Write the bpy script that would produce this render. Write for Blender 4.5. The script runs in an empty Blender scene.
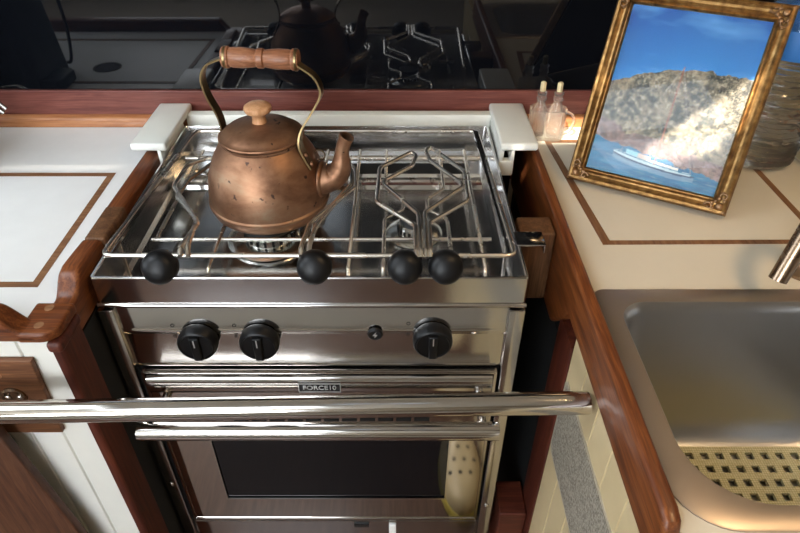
import bpy, bmesh, math, random
from mathutils import Vector, Matrix, noise as mnoise
random.seed(7)
SC = bpy.context.scene
COL = SC.collection
V = Vector
PI = math.pi
R = math.radians

# ------------------------------------------------------------------ materials
def new_mat(name):
    m = bpy.data.materials.new(name); m.use_nodes = True
    nt = m.node_tree; nt.nodes.clear()
    out = nt.nodes.new('ShaderNodeOutputMaterial')
    b = nt.nodes.new('ShaderNodeBsdfPrincipled')
    nt.links.new(b.outputs[0], out.inputs[0])
    return m, nt, b

def noise_node(nt, scale, stretch=(1, 1, 1), detail=4, rough=.55, dist=0):
    tc = nt.nodes.new('ShaderNodeTexCoord')
    mp = nt.nodes.new('ShaderNodeMapping'); mp.inputs['Scale'].default_value = stretch
    n = nt.nodes.new('ShaderNodeTexNoise')
    n.inputs['Scale'].default_value = scale; n.inputs['Detail'].default_value = detail
    n.inputs['Roughness'].default_value = rough; n.inputs['Distortion'].default_value = dist
    nt.links.new(tc.outputs['Object'], mp.inputs[0]); nt.links.new(mp.outputs[0], n.inputs[0])
    return n

def ramp(nt, src, stops):
    r = nt.nodes.new('ShaderNodeValToRGB')
    e = r.color_ramp.elements
    while len(e) < len(stops): e.new(.5)
    for el, (p, c) in zip(e, stops):
        el.position = p; el.color = (*c, 1) if len(c) == 3 else c
    nt.links.new(src, r.inputs[0])
    return r

def bump(nt, b, src, strength=.2, dist=.001):
    bp = nt.nodes.new('ShaderNodeBump'); bp.inputs['Strength'].default_value = strength
    bp.inputs['Distance'].default_value = dist
    nt.links.new(src, bp.inputs['Height']); nt.links.new(bp.outputs[0], b.inputs['Normal'])

def srgb(r, g, b):
    f = lambda c: (c/255/12.92) if c/255 <= .04045 else ((c/255+.055)/1.055)**2.4
    return (f(r), f(g), f(b))

def plain(name, col, rough=.5, metal=0, var=.06, scale=30, spec=.5, coat=0, bumpy=0):
    m, nt, b = new_mat(name)
    n = noise_node(nt, scale)
    lo = tuple(max(0, c*(1-var)) for c in col); hi = tuple(min(1, c*(1+var)) for c in col)
    r = ramp(nt, n.outputs[0], [(.3, lo), (.7, hi)])
    nt.links.new(r.outputs[0], b.inputs['Base Color'])
    b.inputs['Roughness'].default_value = rough; b.inputs['Metallic'].default_value = metal
    b.inputs['Specular IOR Level'].default_value = spec
    b.inputs['Coat Weight'].default_value = coat; b.inputs['Coat Roughness'].default_value = .12
    if bumpy: bump(nt, b, n.outputs[0], bumpy, .002)
    return m

def wood(name, dark, mid, light, axis=0, rough=.32, coat=.35, scale=9):
    m, nt, b = new_mat(name)
    st = [14.0, 14.0, 14.0]; st[axis] = 1.0
    n = noise_node(nt, scale, st, 6, .6, .6)
    st2 = [60.0, 60.0, 60.0]; st2[axis] = 2.5
    n2 = noise_node(nt, scale, st2, 3, .6)
    mx = nt.nodes.new('ShaderNodeMix'); mx.data_type = 'FLOAT'; mx.inputs[0].default_value = .35
    nt.links.new(n.outputs[0], mx.inputs[2]); nt.links.new(n2.outputs[0], mx.inputs[3])
    r = ramp(nt, mx.outputs[0], [(.33, dark), (.5, mid), (.66, light)])
    nt.links.new(r.outputs[0], b.inputs['Base Color'])
    b.inputs['Roughness'].default_value = rough; b.inputs['Specular IOR Level'].default_value = .28
    b.inputs['Coat Weight'].default_value = coat; b.inputs['Coat Roughness'].default_value = .15
    bump(nt, b, n2.outputs[0], .12, .0006)
    return m

def steel(name, col=(.62, .60, .57), rough=.13, axis=0, var=.05):
    m, nt, b = new_mat(name)
    mx = noise_node(nt, 11, (1, 1, 1), 4, .6, .4)
    mr = nt.nodes.new('ShaderNodeMapRange')
    mr.inputs['From Min'].default_value = .3; mr.inputs['From Max'].default_value = .7
    mr.inputs['To Min'].default_value = max(.02, rough-var); mr.inputs['To Max'].default_value = rough+var
    nt.links.new(mx.outputs[0], mr.inputs['Value']); nt.links.new(mr.outputs[0], b.inputs['Roughness'])
    b.inputs['Base Color'].default_value = (*col, 1); b.inputs['Metallic'].default_value = 1
    return m

def glass(name, col=(1, 1, 1), ior=1.45, rough=.02, thin=0.0):
    m, nt, b = new_mat(name)
    b.inputs['Base Color'].default_value = (*col, 1)
    b.inputs['Transmission Weight'].default_value = 1; b.inputs['IOR'].default_value = ior
    n = noise_node(nt, 20)
    mr = nt.nodes.new('ShaderNodeMapRange'); mr.inputs['To Min'].default_value = max(0, rough*.6); mr.inputs['To Max'].default_value = rough*1.4
    nt.links.new(n.outputs[0], mr.inputs['Value']); nt.links.new(mr.outputs[0], b.inputs['Roughness'])
    if thin:
        tr = nt.nodes.new('ShaderNodeBsdfTransparent'); ms = nt.nodes.new('ShaderNodeMixShader')
        ms.inputs[0].default_value = thin
        out = [x for x in nt.nodes if x.type == 'OUTPUT_MATERIAL'][0]
        nt.links.new(b.outputs[0], ms.inputs[1]); nt.links.new(tr.outputs[0], ms.inputs[2]); nt.links.new(ms.outputs[0], out.inputs[0])
    return m

def emit(name, col, strength):
    m = bpy.data.materials.new(name); m.use_nodes = True
    nt = m.node_tree; nt.nodes.clear()
    out = nt.nodes.new('ShaderNodeOutputMaterial'); e = nt.nodes.new('ShaderNodeEmission')
    e.inputs[0].default_value = (*col, 1); e.inputs[1].default_value = strength
    nt.links.new(e.outputs[0], out.inputs[0])
    return m

MAH = ((.045, .0105, .003), (.125, .034, .0085), (.235, .075, .019))
RED = ((.028, .0055, .003), (.062, .0125, .006), (.105, .024, .010))
TEAK = ((.11, .05, .022), (.21, .10, .045), (.31, .16, .08))
M = {}
for ax, s in enumerate('xyz'):
    M['mah_'+s] = wood('mahogany_'+s, *MAH, axis=ax, rough=.42, coat=.10)
    M['red_'+s] = wood('dark_mahogany_'+s, *RED, axis=ax, rough=.5, coat=.05)
    M['teak_'+s] = wood('teak_'+s, *TEAK, axis=ax, rough=.5, coat=.08)
    M['inlay_'+s] = wood('inlay_wood_'+s, (.12, .05, .022), (.2, .092, .04), (.28, .14, .065), axis=ax, rough=.5, coat=.05)
M['oldteak_z'] = wood('old_teak', (.055, .022, .009), (.11, .048, .019), (.17, .082, .036), axis=2, rough=.55, coat=.05)
M['brownboard'] = wood('brown_board', (.03, .010, .005), (.065, .024, .011), (.10, .042, .02), axis=2, rough=.5, coat=.05)
M['latchwood'] = wood('latch_wood', (.055, .02, .008), (.115, .045, .018), (.19, .083, .035), axis=0, rough=.5, coat=.08)
M['ledge'] = wood('ledge_wood', (.09, .022, .016), (.15, .045, .034), (.22, .075, .055), axis=0, rough=.42, coat=.2)
M['strip'] = wood('light_strip_wood', (.24, .085, .03), (.36, .14, .05), (.47, .21, .085), axis=0, rough=.4, coat=.2)
M['grip'] = wood('turned_grip_wood', (.13, .048, .022), (.26, .105, .05), (.40, .20, .11), axis=0, rough=.42, coat=.15, scale=14)
M['lidknob'] = wood('lid_knob_wood', (.36, .17, .08), (.48, .25, .12), (.58, .33, .18), axis=2, rough=.4, coat=.2)
M['floor'] = wood('floor_teak', (.042, .019, .012), (.075, .036, .022), (.11, .058, .036), axis=1, rough=.35, coat=.3)
M['lam'] = plain('white_laminate', (.74, .74, .725), .38, var=.02, spec=.4)
M['lamw'] = plain('warm_lit_cream_laminate', (.66, .59, .465), .38, var=.03, scale=12, spec=.4)  # cream, with the warm light on the right counter put into the colour
M['bead'] = plain('white_beadboard', (.66, .64, .58), .45, var=.02)
M['creambead'] = plain('cream_beadboard', (.50, .385, .215), .4, var=.03)
M['white'] = plain('white_plastic', (.74, .74, .68), .35, var=.02)
M['steel'] = steel('polished_steel', (.56, .535, .51), .11)
M['steel_y'] = steel('polished_steel_depth', (.56, .54, .52), .13, 1)
M['steel_z'] = steel('polished_steel_upright', (.60, .57, .53), .16, 2)
M['tube'] = steel('tube_steel', (.58, .545, .51), .10, 0, .02)
M['tray'] = steel('tray_steel', (.62, .61, .60), .17, 1, .02)
M['door'] = steel('door_steel', (.56, .52, .48), .05, 0, .015)
M['rod'] = steel('rod_steel', (.78, .73, .66), .26, 1)
M['sink'] = steel('sink_steel', (.50, .49, .48), .34, 0, .04)
M['rim'] = steel('sink_rim_steel', (.46, .39, .335), .42, 0, .04)
M['burner'] = steel('burner_steel', (.72, .72, .68), .2, 0)
M['black'] = plain('black_plastic', (.0035, .0035, .004), .42, var=.15, spec=.28)
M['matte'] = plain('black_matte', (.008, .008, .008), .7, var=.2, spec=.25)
M['cast'] = plain('burner_cap_black', (.012, .012, .012), .5, var=.2)
M['ovenglass'] = plain('oven_black_glass', (.004, .004, .005), .05, var=.1, spec=.35)
M['panel'] = plain('black_gloss_panel', (.003, .0035, .005), .03, var=.1, spec=.48)
M['brass'] = steel('aged_brass', (.25, .175, .085), .33, 2)
M['bronze'] = steel('brown_bronze', (.26, .18, .12), .28, 2)
M['ceil'] = plain('ceiling_cream', (.62, .58, .50), .6, var=.03)
M['wallc'] = plain('wall_cream', (.46, .40, .31), .6, var=.03)
M['yellow'] = plain('yellow_rubber', (.45, .34, .06), .5)
M['beige'] = plain('beige_fabric', (.26, .22, .17), .9, var=.1, bumpy=.2)
M['navy'] = plain('navy_fabric', (.02, .028, .05), .9, var=.2, bumpy=.3)
M['teal'] = plain('dark_teal_plastic', (.02, .045, .055), .35, var=.1)
M['whiteclip'] = plain('white_clip', (.8, .8, .78), .4)
M['badge'] = plain('badge_black', (.008, .008, .009), .25)
M['silver'] = plain('silver_lettering', (.7, .7, .7), .3, .8)
M['glass'] = glass('clear_glass', (1, .985, .93), 1.40, .01, .5)
M['pane'] = glass('picture_glass', (1, 1, 1), 1.30, .01, .3)
M['water'] = glass('jug_plastic', (.86, .84, .80), 1.42, .12, .15)
M['glass'].node_tree.nodes['Principled BSDF'].inputs['Transmission Weight'].default_value = .96
M['cork'] = plain('pale_cork', (.75, .60, .34), .7)
M['blue'] = plain('blue_label', (.02, .16, .5), .5)
M['clearcap'] = plain('pale_cap', (.7, .72, .74), .3)

def gold_mat():
    m, nt, b = new_mat('antique_gold')
    n = noise_node(nt, 90, (1, 1, 1), 5)
    r = ramp(nt, n.outputs[0], [(.3, (.12, .055, .016)), (.55, (.30, .165, .055)), (.75, (.44, .27, .11))])
    nt.links.new(r.outputs[0], b.inputs['Base Color'])
    b.inputs['Metallic'].default_value = .85; b.inputs['Roughness'].default_value = .34
    bump(nt, b, n.outputs[0], .35, .0012)
    return m
M['gold'] = gold_mat()
M['golddark'] = plain('gold_ornament_dark', (.22, .12, .055), .4, .7, var=.5, scale=160)

def copper_mat():
    m, nt, b = new_mat('worn_copper')
    n = noise_node(nt, 16, (1, 1, 1.6), 6, .62, .3)
    r = ramp(nt, n.outputs[0], [(.28, (.115, .055, .030)), (.44, (.235, .118, .066)), (.58, (.33, .18, .105)), (.74, (.37, .27, .175))])
    n2 = noise_node(nt, 75, (1, 1, 1), 3, .5)
    sp = ramp(nt, n2.outputs[0], [(.285, (0, 0, 0)), (.335, (1, 1, 1))])
    mix = nt.nodes.new('ShaderNodeMix'); mix.data_type = 'RGBA'
    mix.inputs[6].default_value = (.07, .04, .03, 1)
    nt.links.new(sp.outputs[0], mix.inputs[0]); nt.links.new(r.outputs[0], mix.inputs[7])
    nt.links.new(mix.outputs[2], b.inputs['Base Color'])
    mr = nt.nodes.new('ShaderNodeMapRange'); mr.inputs['To Min'].default_value = .36; mr.inputs['To Max'].default_value = .58
    nt.links.new(n.outputs[0], mr.inputs['Value']); nt.links.new(mr.outputs[0], b.inputs['Roughness'])
    b.inputs['Metallic'].default_value = .85
    bump(nt, b, n.outputs[0], .12, .002)
    return m
M['copper'] = copper_mat()

def mat_weave():
    m, nt, b = new_mat('woven_sink_mat')
    tc = nt.nodes.new('ShaderNodeTexCoord'); vo = nt.nodes.new('ShaderNodeTexVoronoi')
    vo.inputs['Scale'].default_value = 330; vo.inputs['Randomness'].default_value = .15
    nt.links.new(tc.outputs['Object'], vo.inputs['Vector'])
    r = ramp(nt, vo.outputs['Distance'], [(.1, (.70, .66, .45)), (.65, (.36, .33, .17))])
    nt.links.new(r.outputs[0], b.inputs['Base Color']); b.inputs['Roughness'].default_value = .5
    bump(nt, b, vo.outputs['Distance'], -.5, .001)
    return m
M['weave'] = mat_weave()

def mat_foil():
    m, nt, b = new_mat('silver_foil_label')
    tc = nt.nodes.new('ShaderNodeTexCoord'); sep = nt.nodes.new('ShaderNodeSeparateXYZ')
    nt.links.new(tc.outputs['Object'], sep.inputs[0])
    n = noise_node(nt, 330, (1, 1, 1.3), 3, .7)
    wv = nt.nodes.new('ShaderNodeMath'); wv.operation = 'MULTIPLY'; wv.inputs[1].default_value = 2*PI/.0046
    nt.links.new(sep.outputs[2], wv.inputs[0])
    sn = nt.nodes.new('ShaderNodeMath'); sn.operation = 'SINE'; nt.links.new(wv.outputs[0], sn.inputs[0])
    mu = nt.nodes.new('ShaderNodeMath'); mu.operation = 'MULTIPLY_ADD'; mu.inputs[1].default_value = .07
    nt.links.new(sn.outputs[0], mu.inputs[0]); nt.links.new(n.outputs[0], mu.inputs[2])
    r = ramp(nt, mu.outputs[0], [(.44, (.50, .45, .36)), (.58, (.15, .12, .085))])
    nt.links.new(r.outputs[0], b.inputs['Base Color'])
    b.inputs['Metallic'].default_value = .35; b.inputs['Roughness'].default_value = .38
    return m
M['foil'] = mat_foil()
M['foiledge'] = plain('foil_border', (.52, .45, .34), .35, .4)

def mat_vcol():
    m, nt, b = new_mat('photo_print')
    a = nt.nodes.new('ShaderNodeVertexColor'); a.layer_name = 'print'
    n = noise_node(nt, 900, (1, 1, 1), 2)
    mx = nt.nodes.new('ShaderNodeMix'); mx.data_type = 'RGBA'; mx.blend_type = 'MULTIPLY'; mx.inputs[0].default_value = .12
    nt.links.new(a.outputs[0], mx.inputs[6]); nt.links.new(n.outputs[0], mx.inputs[7])
    nt.links.new(mx.outputs[2], b.inputs['Base Color'])
    b.inputs['Roughness'].default_value = .4
    return m
M['print'] = mat_vcol()

# ------------------------------------------------------------------ object helpers
def thing(name, label, cat, loc=(0, 0, 0), rot=(0, 0, 0), group=None):
    o = bpy.data.objects.new(name, None); COL.objects.link(o)
    o.empty_display_size = .02
    o.location = loc; o.rotation_euler = rot
    o['label'] = label; o['category'] = cat
    if group: o['group'] = group
    o['_m'] = 0
    del o['_m']
    return o

def root_of(o):
    while o.parent: o = o.parent
    return o

def obj(name, bm, mat, parent=None, local=False, smooth=False, label=None, recalc=True):
    """link a bmesh as ONE object; vertices are in world metres unless local=True"""
    if recalc: bmesh.ops.recalc_face_normals(bm, faces=bm.faces)
    if parent is not None and not local:
        r = root_of(parent)
        mw = Matrix.LocRotScale(r.location, r.rotation_euler, None)
        bm.transform(mw.inverted())
    me = bpy.data.meshes.new(name); bm.to_mesh(me); bm.free()
    mats = mat if isinstance(mat, (list, tuple)) else [mat]
    for m in mats: me.materials.append(M[m] if isinstance(m, str) else m)
    if smooth:
        for p in me.polygons: p.use_smooth = True
        try: me.set_sharp_from_angle(angle=R(smooth if smooth is not True else 40))
        except Exception: pass
    o = bpy.data.objects.new(name, me); COL.objects.link(o)
    if parent is not None: o.parent = parent
    if label: o['label'] = label
    return o

def struct(name, bm, mat, smooth=False):
    o = obj(name, bm, mat, smooth=smooth); o['kind'] = 'structure'; return o

def tag(o, label, cat, group=None):
    o['label'] = label; o['category'] = cat
    if group: o['group'] = group
    return o

def BM(): return bmesh.new()

def box(bm, a, b, bev=0, seg=2):
    a, b = V(a), V(b)
    c = (a+b)/2; s = b-a
    t = bmesh.new()
    bmesh.ops.create_cube(t, size=1, matrix=Matrix.Translation(c) @ Matrix.Diagonal((abs(s.x), abs(s.y), abs(s.z), 1)))
    if bev:
        bmesh.ops.bevel(t, geom=t.edges[:], offset=min(bev, min(abs(s.x), abs(s.y), abs(s.z))*.49), segments=seg, profile=.5, affect='EDGES')
    join(bm, t); return bm

def join(bm, t, mtx=None):
    if mtx is not None: t.transform(mtx)
    me = bpy.data.meshes.new('tmp'); t.to_mesh(me); t.free(); bm.from_mesh(me); bpy.data.meshes.remove(me)

def fillet(pts, r, n=5, closed=False):
    pts = [V(p) for p in pts]; out = []
    N = len(pts)
    for i, p in enumerate(pts):
        if not closed and i in (0, N-1): out.append(p); continue
        a, b = pts[i-1], pts[(i+1) % N]
        da, db = (a-p), (b-p)
        la, lb = da.length, db.length
        if la < 1e-6 or lb < 1e-6: continue
        rr = min(r, la*.45, lb*.45)
        p0, p1 = p+da/la*rr, p+db/lb*rr
        for k in range(n+1):
            t = k/n
            out.append(p0*(1-t)**2 + p*2*t*(1-t) + p1*t*t)
    return out

def tube(bm, pts, r, closed=False, seg=10, fil=0, caps=True, prof=None):
    """round (or profile) sweep along a polyline. r: number or list. prof: list of (u,v) instead of a circle."""
    if fil: pts = fillet(pts, fil, 5, closed)
    pts = [V(p) for p in pts]; N = len(pts)
    rs = r if isinstance(r, (list, tuple)) else [r]*N
    tang = []
    for i in range(N):
        if closed: t = pts[(i+1) % N]-pts[i-1]
        else: t = pts[min(i+1, N-1)]-pts[max(i-1, 0)]
        tang.append(t.normalized())
    up = V((0, 0, 1)) if abs(tang[0].z) < .9 else V((0, 1, 0))
    nrm = (up-tang[0]*up.dot(tang[0])).normalized()
    rings = []
    for i in range(N):
        nrm = (nrm-tang[i]*nrm.dot(tang[i])).normalized()
        bn = tang[i].cross(nrm)
        ring = []
        if prof:
            for (u, v) in prof: ring.append(bm.verts.new(pts[i]+bn*u*rs[i]+nrm*v*rs[i]))
        else:
            for k in range(seg):
                a = 2*PI*k/seg
                ring.append(bm.verts.new(pts[i]+(bn*math.cos(a)+nrm*math.sin(a))*rs[i]))
        rings.append(ring)
    S = len(rings[0])
    for i in range(N if closed else N-1):
        A, B = rings[i], rings[(i+1) % N]
        for k in range(S): bm.faces.new((A[k], A[(k+1) % S], B[(k+1) % S], B[k]))
    if caps and not closed:
        bm.faces.new(rings[0][::-1]); bm.faces.new(rings[-1])
    return bm

def lathe(bm, prof, seg=32, mtx=None, cap0=True, cap1=True):
    t = bmesh.new(); rings = []
    for (r, z) in prof:
        if r < 1e-5: rings.append([t.verts.new((0, 0, z))])
        else: rings.append([t.verts.new((r*math.cos(2*PI*k/seg), r*math.sin(2*PI*k/seg), z)) for k in range(seg)])
    for A, B in zip(rings, rings[1:]):
        if len(A) == 1 and len(B) == 1: continue
        for k in range(seg):
            k2 = (k+1) % seg
            if len(A) == 1: t.faces.new((A[0], B[k2], B[k]))
            elif len(B) == 1: t.faces.new((A[k], A[k2], B[0]))
            else: t.faces.new((A[k], A[k2], B[k2], B[k]))
    if cap0 and len(rings[0]) > 1: t.faces.new(rings[0][::-1])
    if cap1 and len(rings[-1]) > 1: t.faces.new(rings[-1])
    join(bm, t, mtx); return bm

def along(p, d):
    """matrix that puts local z along d at p"""
    d = V(d).normalized()
    return Matrix.Translation(V(p)) @ d.to_track_quat('Z', 'Y').to_matrix().to_4x4()

def prism(bm, poly, plane, lo, hi, bev=0):
    """extrude a 2D outline. plane 'xz' -> along y, 'yz' -> along x, 'xy' -> along z"""
    t = bmesh.new()
    def mk(p, w):
        return {'xz': (p[0], w, p[1]), 'yz': (w, p[0], p[1]), 'xy': (p[0], p[1], w)}[plane]
    A = [t.verts.new(mk(p, lo)) for p in poly]; B = [t.verts.new(mk(p, hi)) for p in poly]
    f0 = t.faces.new(A); f1 = t.faces.new(B[::-1]); n = len(poly)
    for i in range(n): t.faces.new((A[i], B[i], B[(i+1) % n], A[(i+1) % n]))
    bmesh.ops.recalc_face_normals(t, faces=t.faces)
    if bev:
        e = list(set(f0.edges[:]+f1.edges[:]))
        bmesh.ops.bevel(t, geom=e, offset=bev, segments=3, profile=.5, affect='EDGES')
    join(bm, t); return bm

def rrect(x0, y0, x1, y1, r, n=6):
    """rounded rectangle outline; r = one radius or four (x1y1, x0y1, x0y0, x1y0)"""
    rr = r if isinstance(r, (list, tuple)) else [r]*4
    out = []
    for (cx, cy, a0, q) in ((x1-rr[0], y1-rr[0], 0, rr[0]), (x0+rr[1], y1-rr[1], 90, rr[1]), (x0+rr[2], y0+rr[2], 180, rr[2]), (x1-rr[3], y0+rr[3], 270, rr[3])):
        for k in range(n+1):
            a = R(a0+90*k/n); out.append((cx+q*math.cos(a), cy+q*math.sin(a)))
    return out

def holed(bm, outer, holes, z, depth):
    """flat plate with holes, top face at z, thickness depth downward"""
    t = bmesh.new(); edges = []
    for loop in [outer]+holes:
        vs = [t.verts.new((p[0], p[1], z)) for p in loop]
        for i in range(len(vs)): edges.append(t.edges.new((vs[i], vs[(i+1) % len(vs)])))
    bmesh.ops.triangle_fill(t, use_beauty=True, use_dissolve=False, edges=edges)
    if depth:
        g = bmesh.ops.extrude_face_region(t, geom=t.faces[:])
        for v in g['geom']:
            if isinstance(v, bmesh.types.BMVert): v.co.z -= depth
    join(bm, t); return bm

def loft(bm, loops, cap0=False, cap1=True):
    rings = [[bm.verts.new(p) for p in L] for L in loops]
    n = len(rings[0])
    for A, B in zip(rings, rings[1:]):
        for k in range(n): bm.faces.new((A[k], A[(k+1) % n], B[(k+1) % n], B[k]))
    if cap0: bm.faces.new(rings[0])
    if cap1: bm.faces.new(rings[-1])
    return bm

def screw(bm, p, d, r=.004):
    lathe(bm, [(r, 0), (r, .0008), (r*.7, .0018), (0, .0022)], 12, along(p, d))

# ------------------------------------------------------------------ setting: the cabin
ZC = .91                                   # counter top height
CEIL = 1.95
SUN = V((.35, .75, -.9)).normalized()
def to_ceiling(p):
    p = V(p); t = (CEIL-p.z)/(-SUN.z)
    q = p-SUN*t
    return (q.x, q.y)
b = BM(); box(b, (-2.2, -2.4, -.03), (2.0, .6, 0)); struct('floor', b, 'floor')
# ceiling with a skylight opening and three added holes shaped to throw sun patches
sky = [(-.92, -1.45), (-.22, -1.45), (-.22, -.78), (-.92, -.78)]
patch_counter = [to_ceiling(p) for p in ((.225, .352, ZC), (.300, .352, ZC), (.345, .385, ZC), (.345, .440, ZC), (.250, .440, ZC))]
sky2 = [(-1.55, -.60), (-.80, -.60), (-.80, .05), (-1.55, .05)]
sx_, sy_ = to_ceiling((.205, .330, .868)); patch_side = [(sx_-.009, sy_-.020), (sx_+.009, sy_-.014), (sx_+.009, sy_+.020), (sx_-.009, sy_+.014)]
patch_print = [to_ceiling(p) for p in ((.470, .218, 1.085), (.395, .228, 1.015), (.335, .225, .962), (.352, .205, .945), (.415, .186, .966), (.455, .190, 1.01))]
b = BM(); holed(b, [(-2.2, -2.4), (2.0, -2.4), (2.0, .6), (-2.2, .6)], [sky, sky2, patch_counter, patch_side, patch_print], CEIL+.02, .02)
struct('ceiling', b, 'ceil')
b = BM(); box(b, (-2.2, .452, 0), (2.0, .5, CEIL)); struct('wall_back', b, 'wallc')
b = BM(); box(b, (-2.2, -2.45, 0), (2.0, -2.4, CEIL)); struct('wall_front', b, 'wallc')
b = BM(); box(b, (-2.25, -2.4, 0), (-2.2, .5, CEIL)); struct('wall_left', b, 'wallc')
b = BM(); box(b, (2.0, -2.4, 0), (2.05, .5, CEIL)); struct('wall_right', b, 'wallc')
# wooden bulkhead ledge behind the counters
b = BM(); box(b, (-2.2, .441, .80), (.62, .451, .968), .002); struct('trim_1', b, 'ledge')
b = BM(); prism(b, [(.4405, ZC), (.4405, .927), (.436, .9265), (.430, .923), (.4265, .917), (.426, ZC)], 'yz', -2.0, .62)
struct('trim_2', b, 'strip', 30)
# cream partition at the end of the right counter
b = BM(); box(b, (.622, .17, ZC+.001), (.64, .44, 1.5), .002)
box(b, (.616, .17, ZC+.001), (.624, .285, 1.5), .002); struct('wall_right_partition', b, 'creambead').name = 'wall_end'
# skylight
b = BM()
for (x0, y0, x1, y1) in ((-.95, -1.48, -.90, -.75), (-.24, -1.48, -.19, -.75), (-.90, -1.48, -.24, -1.43), (-.90, -.80, -.24, -.75), (-.90, -1.13, -.24, -1.10)):
    box(b, (x0, y0, CEIL-.03), (x1, y1, CEIL-.001), .004)
w1 = struct('window_1', b, 'white')
b = BM(); box(b, (-.92, -1.45, CEIL+.022), (-.22, -.78, CEIL+.03)); p = obj('window_pane', b, emit('skylight_daylight', (.80, .90, 1.0), 4.0), w1)
p['kind'] = 'structure'
b = BM()
for (x0, y0, x1, y1) in ((-1.58, -.63, -1.53, .08), (-.82, -.63, -.77, .08), (-1.53, -.63, -.82, -.58), (-1.53, .03, -.82, .08)):
    box(b, (x0, y0, CEIL-.03), (x1, y1, CEIL-.001), .004)
w4 = struct('fill_window_4', b, 'white')  # added unseen hatch, glows to brighten the left side from above
b = BM(); box(b, (-1.55, -.60, CEIL+.022), (-.80, .05, CEIL+.03)); p = obj('window_pane', b, emit('added_hatch_fill', (.84, .92, 1.0), 5.8), w4)
p['kind'] = 'structure'
# companionway opening behind the camera
b = BM()
for (x0, z0, x1, z1) in ((-1.75, .95, -1.68, 1.85), (-.45, .95, -.38, 1.85), (-1.68, .95, -.45, 1.02), (-1.68, 1.78, -.45, 1.85)):
    box(b, (x0, -2.4, z0), (x1, -2.36, z1), .004)
w2 = struct('window_2', b, 'mah_z')
b = BM(); box(b, (-1.68, -2.398, 1.02), (-.45, -2.39, 1.78)); p = obj('window_pane', b, emit('companionway_daylight', (.88, .94, 1.0), 10.0), w2)
p['kind'] = 'structure'

b = BM()
for (y0, z0_, y1, z1_) in ((-1.05, 1.12, -.99, 1.62), (.0, 1.12, .06, 1.62), (-.99, 1.12, .0, 1.17), (-.99, 1.57, .0, 1.62)):
    box(b, (-2.199, y0, z0_), (-2.17, y1, z1_), .004)
w3 = struct('fill_window_3', b, 'mah_y')  # added unseen portlight, gives the left counter cool fill light
b = BM(); box(b, (-2.198, -.99, 1.17), (-2.19, .0, 1.57)); p = obj('window_pane', b, emit('added_portlight_fill', (.76, .88, 1.0), 6.0), w3)
p['kind'] = 'structure'

# ------------------------------------------------------------------ black gloss panel
b = BM(); box(b, (-1.9, .4445, .969), (.62, .4515, 1.7), .001)
tag(obj('splashback', b, 'panel'), 'tall black gloss mirror panel standing behind the stove above the wood ledge', 'panel')

# ------------------------------------------------------------------ left counter
lc = thing('countertop', 'white laminate counter left of the stove with wood inlay and scooped mahogany edge', 'counter', (-.7, .17, .88))
b = BM(); box(b, (-1.6, -.063, .8998), (-.385, .4255, ZC), .0005); obj('worktop', b, 'lam', lc)
b = BM()
z0, z1 = ZC-.002, ZC+.0006
w = .0095
xa, ya, xb, yb = -.427, .267, -.417, -.001           # right hand line of the hatch
prism(b, [(-.86, ya-w), (xa-w*.5, ya-w), (xb-w, yb+w), (-.86, yb+w), (-.86, yb), (xb, yb), (xa+w*.5, ya), (-.86, ya)], 'xy', z0, z1)
obj('inlay', b, 'inlay_x', lc)
b = BM(); lathe(b, [(.028, -.002), (.028, .0012), (.022, .0012), (.021, .0004)], 28, Matrix.Translation((-.598, .18, ZC)))
obj('finger_hole', b, 'matte', lc)
# edge rails: rounded cross-sections swept along, with an S-shaped drop at the corner
def sstep(t): t = max(0, min(1, t)); return t*t*(3-2*t)
def rail(axis, stations, w0, w1, zlo, r):
    bm = BM(); L = []
    for (p, top) in stations:
        sec = rrect(w0, zlo, w1, top, r, 4)
        L.append([(p, q[0], q[1]) if axis == 'x' else (q[0], p, q[1]) for q in sec])
    loft(bm, L, True, True); return bm
stn = [(-1.6, .9365)]+[(-.423+.028*k/10, .9365-.0238*sstep(k/10)) for k in range(11)]+[(-.385, .9125)]
b = rail('x', stn, -.083, -.0555, .9000, .0055); obj('fiddle', b, 'mah_x', lc, smooth=50, label='scooped front edge rail')
stn = [(-.036, .9125)]+[(-.026+.030*k/10, .9125+.0205*sstep(k/10)) for k in range(11)]+[(.010, .9345), (.03, .9335), (.064, .931), (.065, .899), (.141, .899), (.142, .929), (.4, .926)]
b = rail('y', stn, -.387, -.3618, .872, .0055); obj('fiddle', b, 'mah_y', lc, smooth=50, label='side rail beside the stove')
# rounded corner block
b = BM(); prism(b, rrect(-.404, -.083, -.361, -.030, [.004, .004, .004, .020]), 'xy', .8995, .9128, .0035); obj('corner_block', b, 'mah_x', lc, smooth=35)
for (px_, py_) in ((-.385, -.040), (-.384, -.068)):
    b = BM(); lathe(b, [(.0052, 0), (.0052, .0006), (0, .0007)], 16, Matrix.Translation((px_, py_, .9126))); obj('wood_plug', b, 'teak_x', lc)

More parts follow.
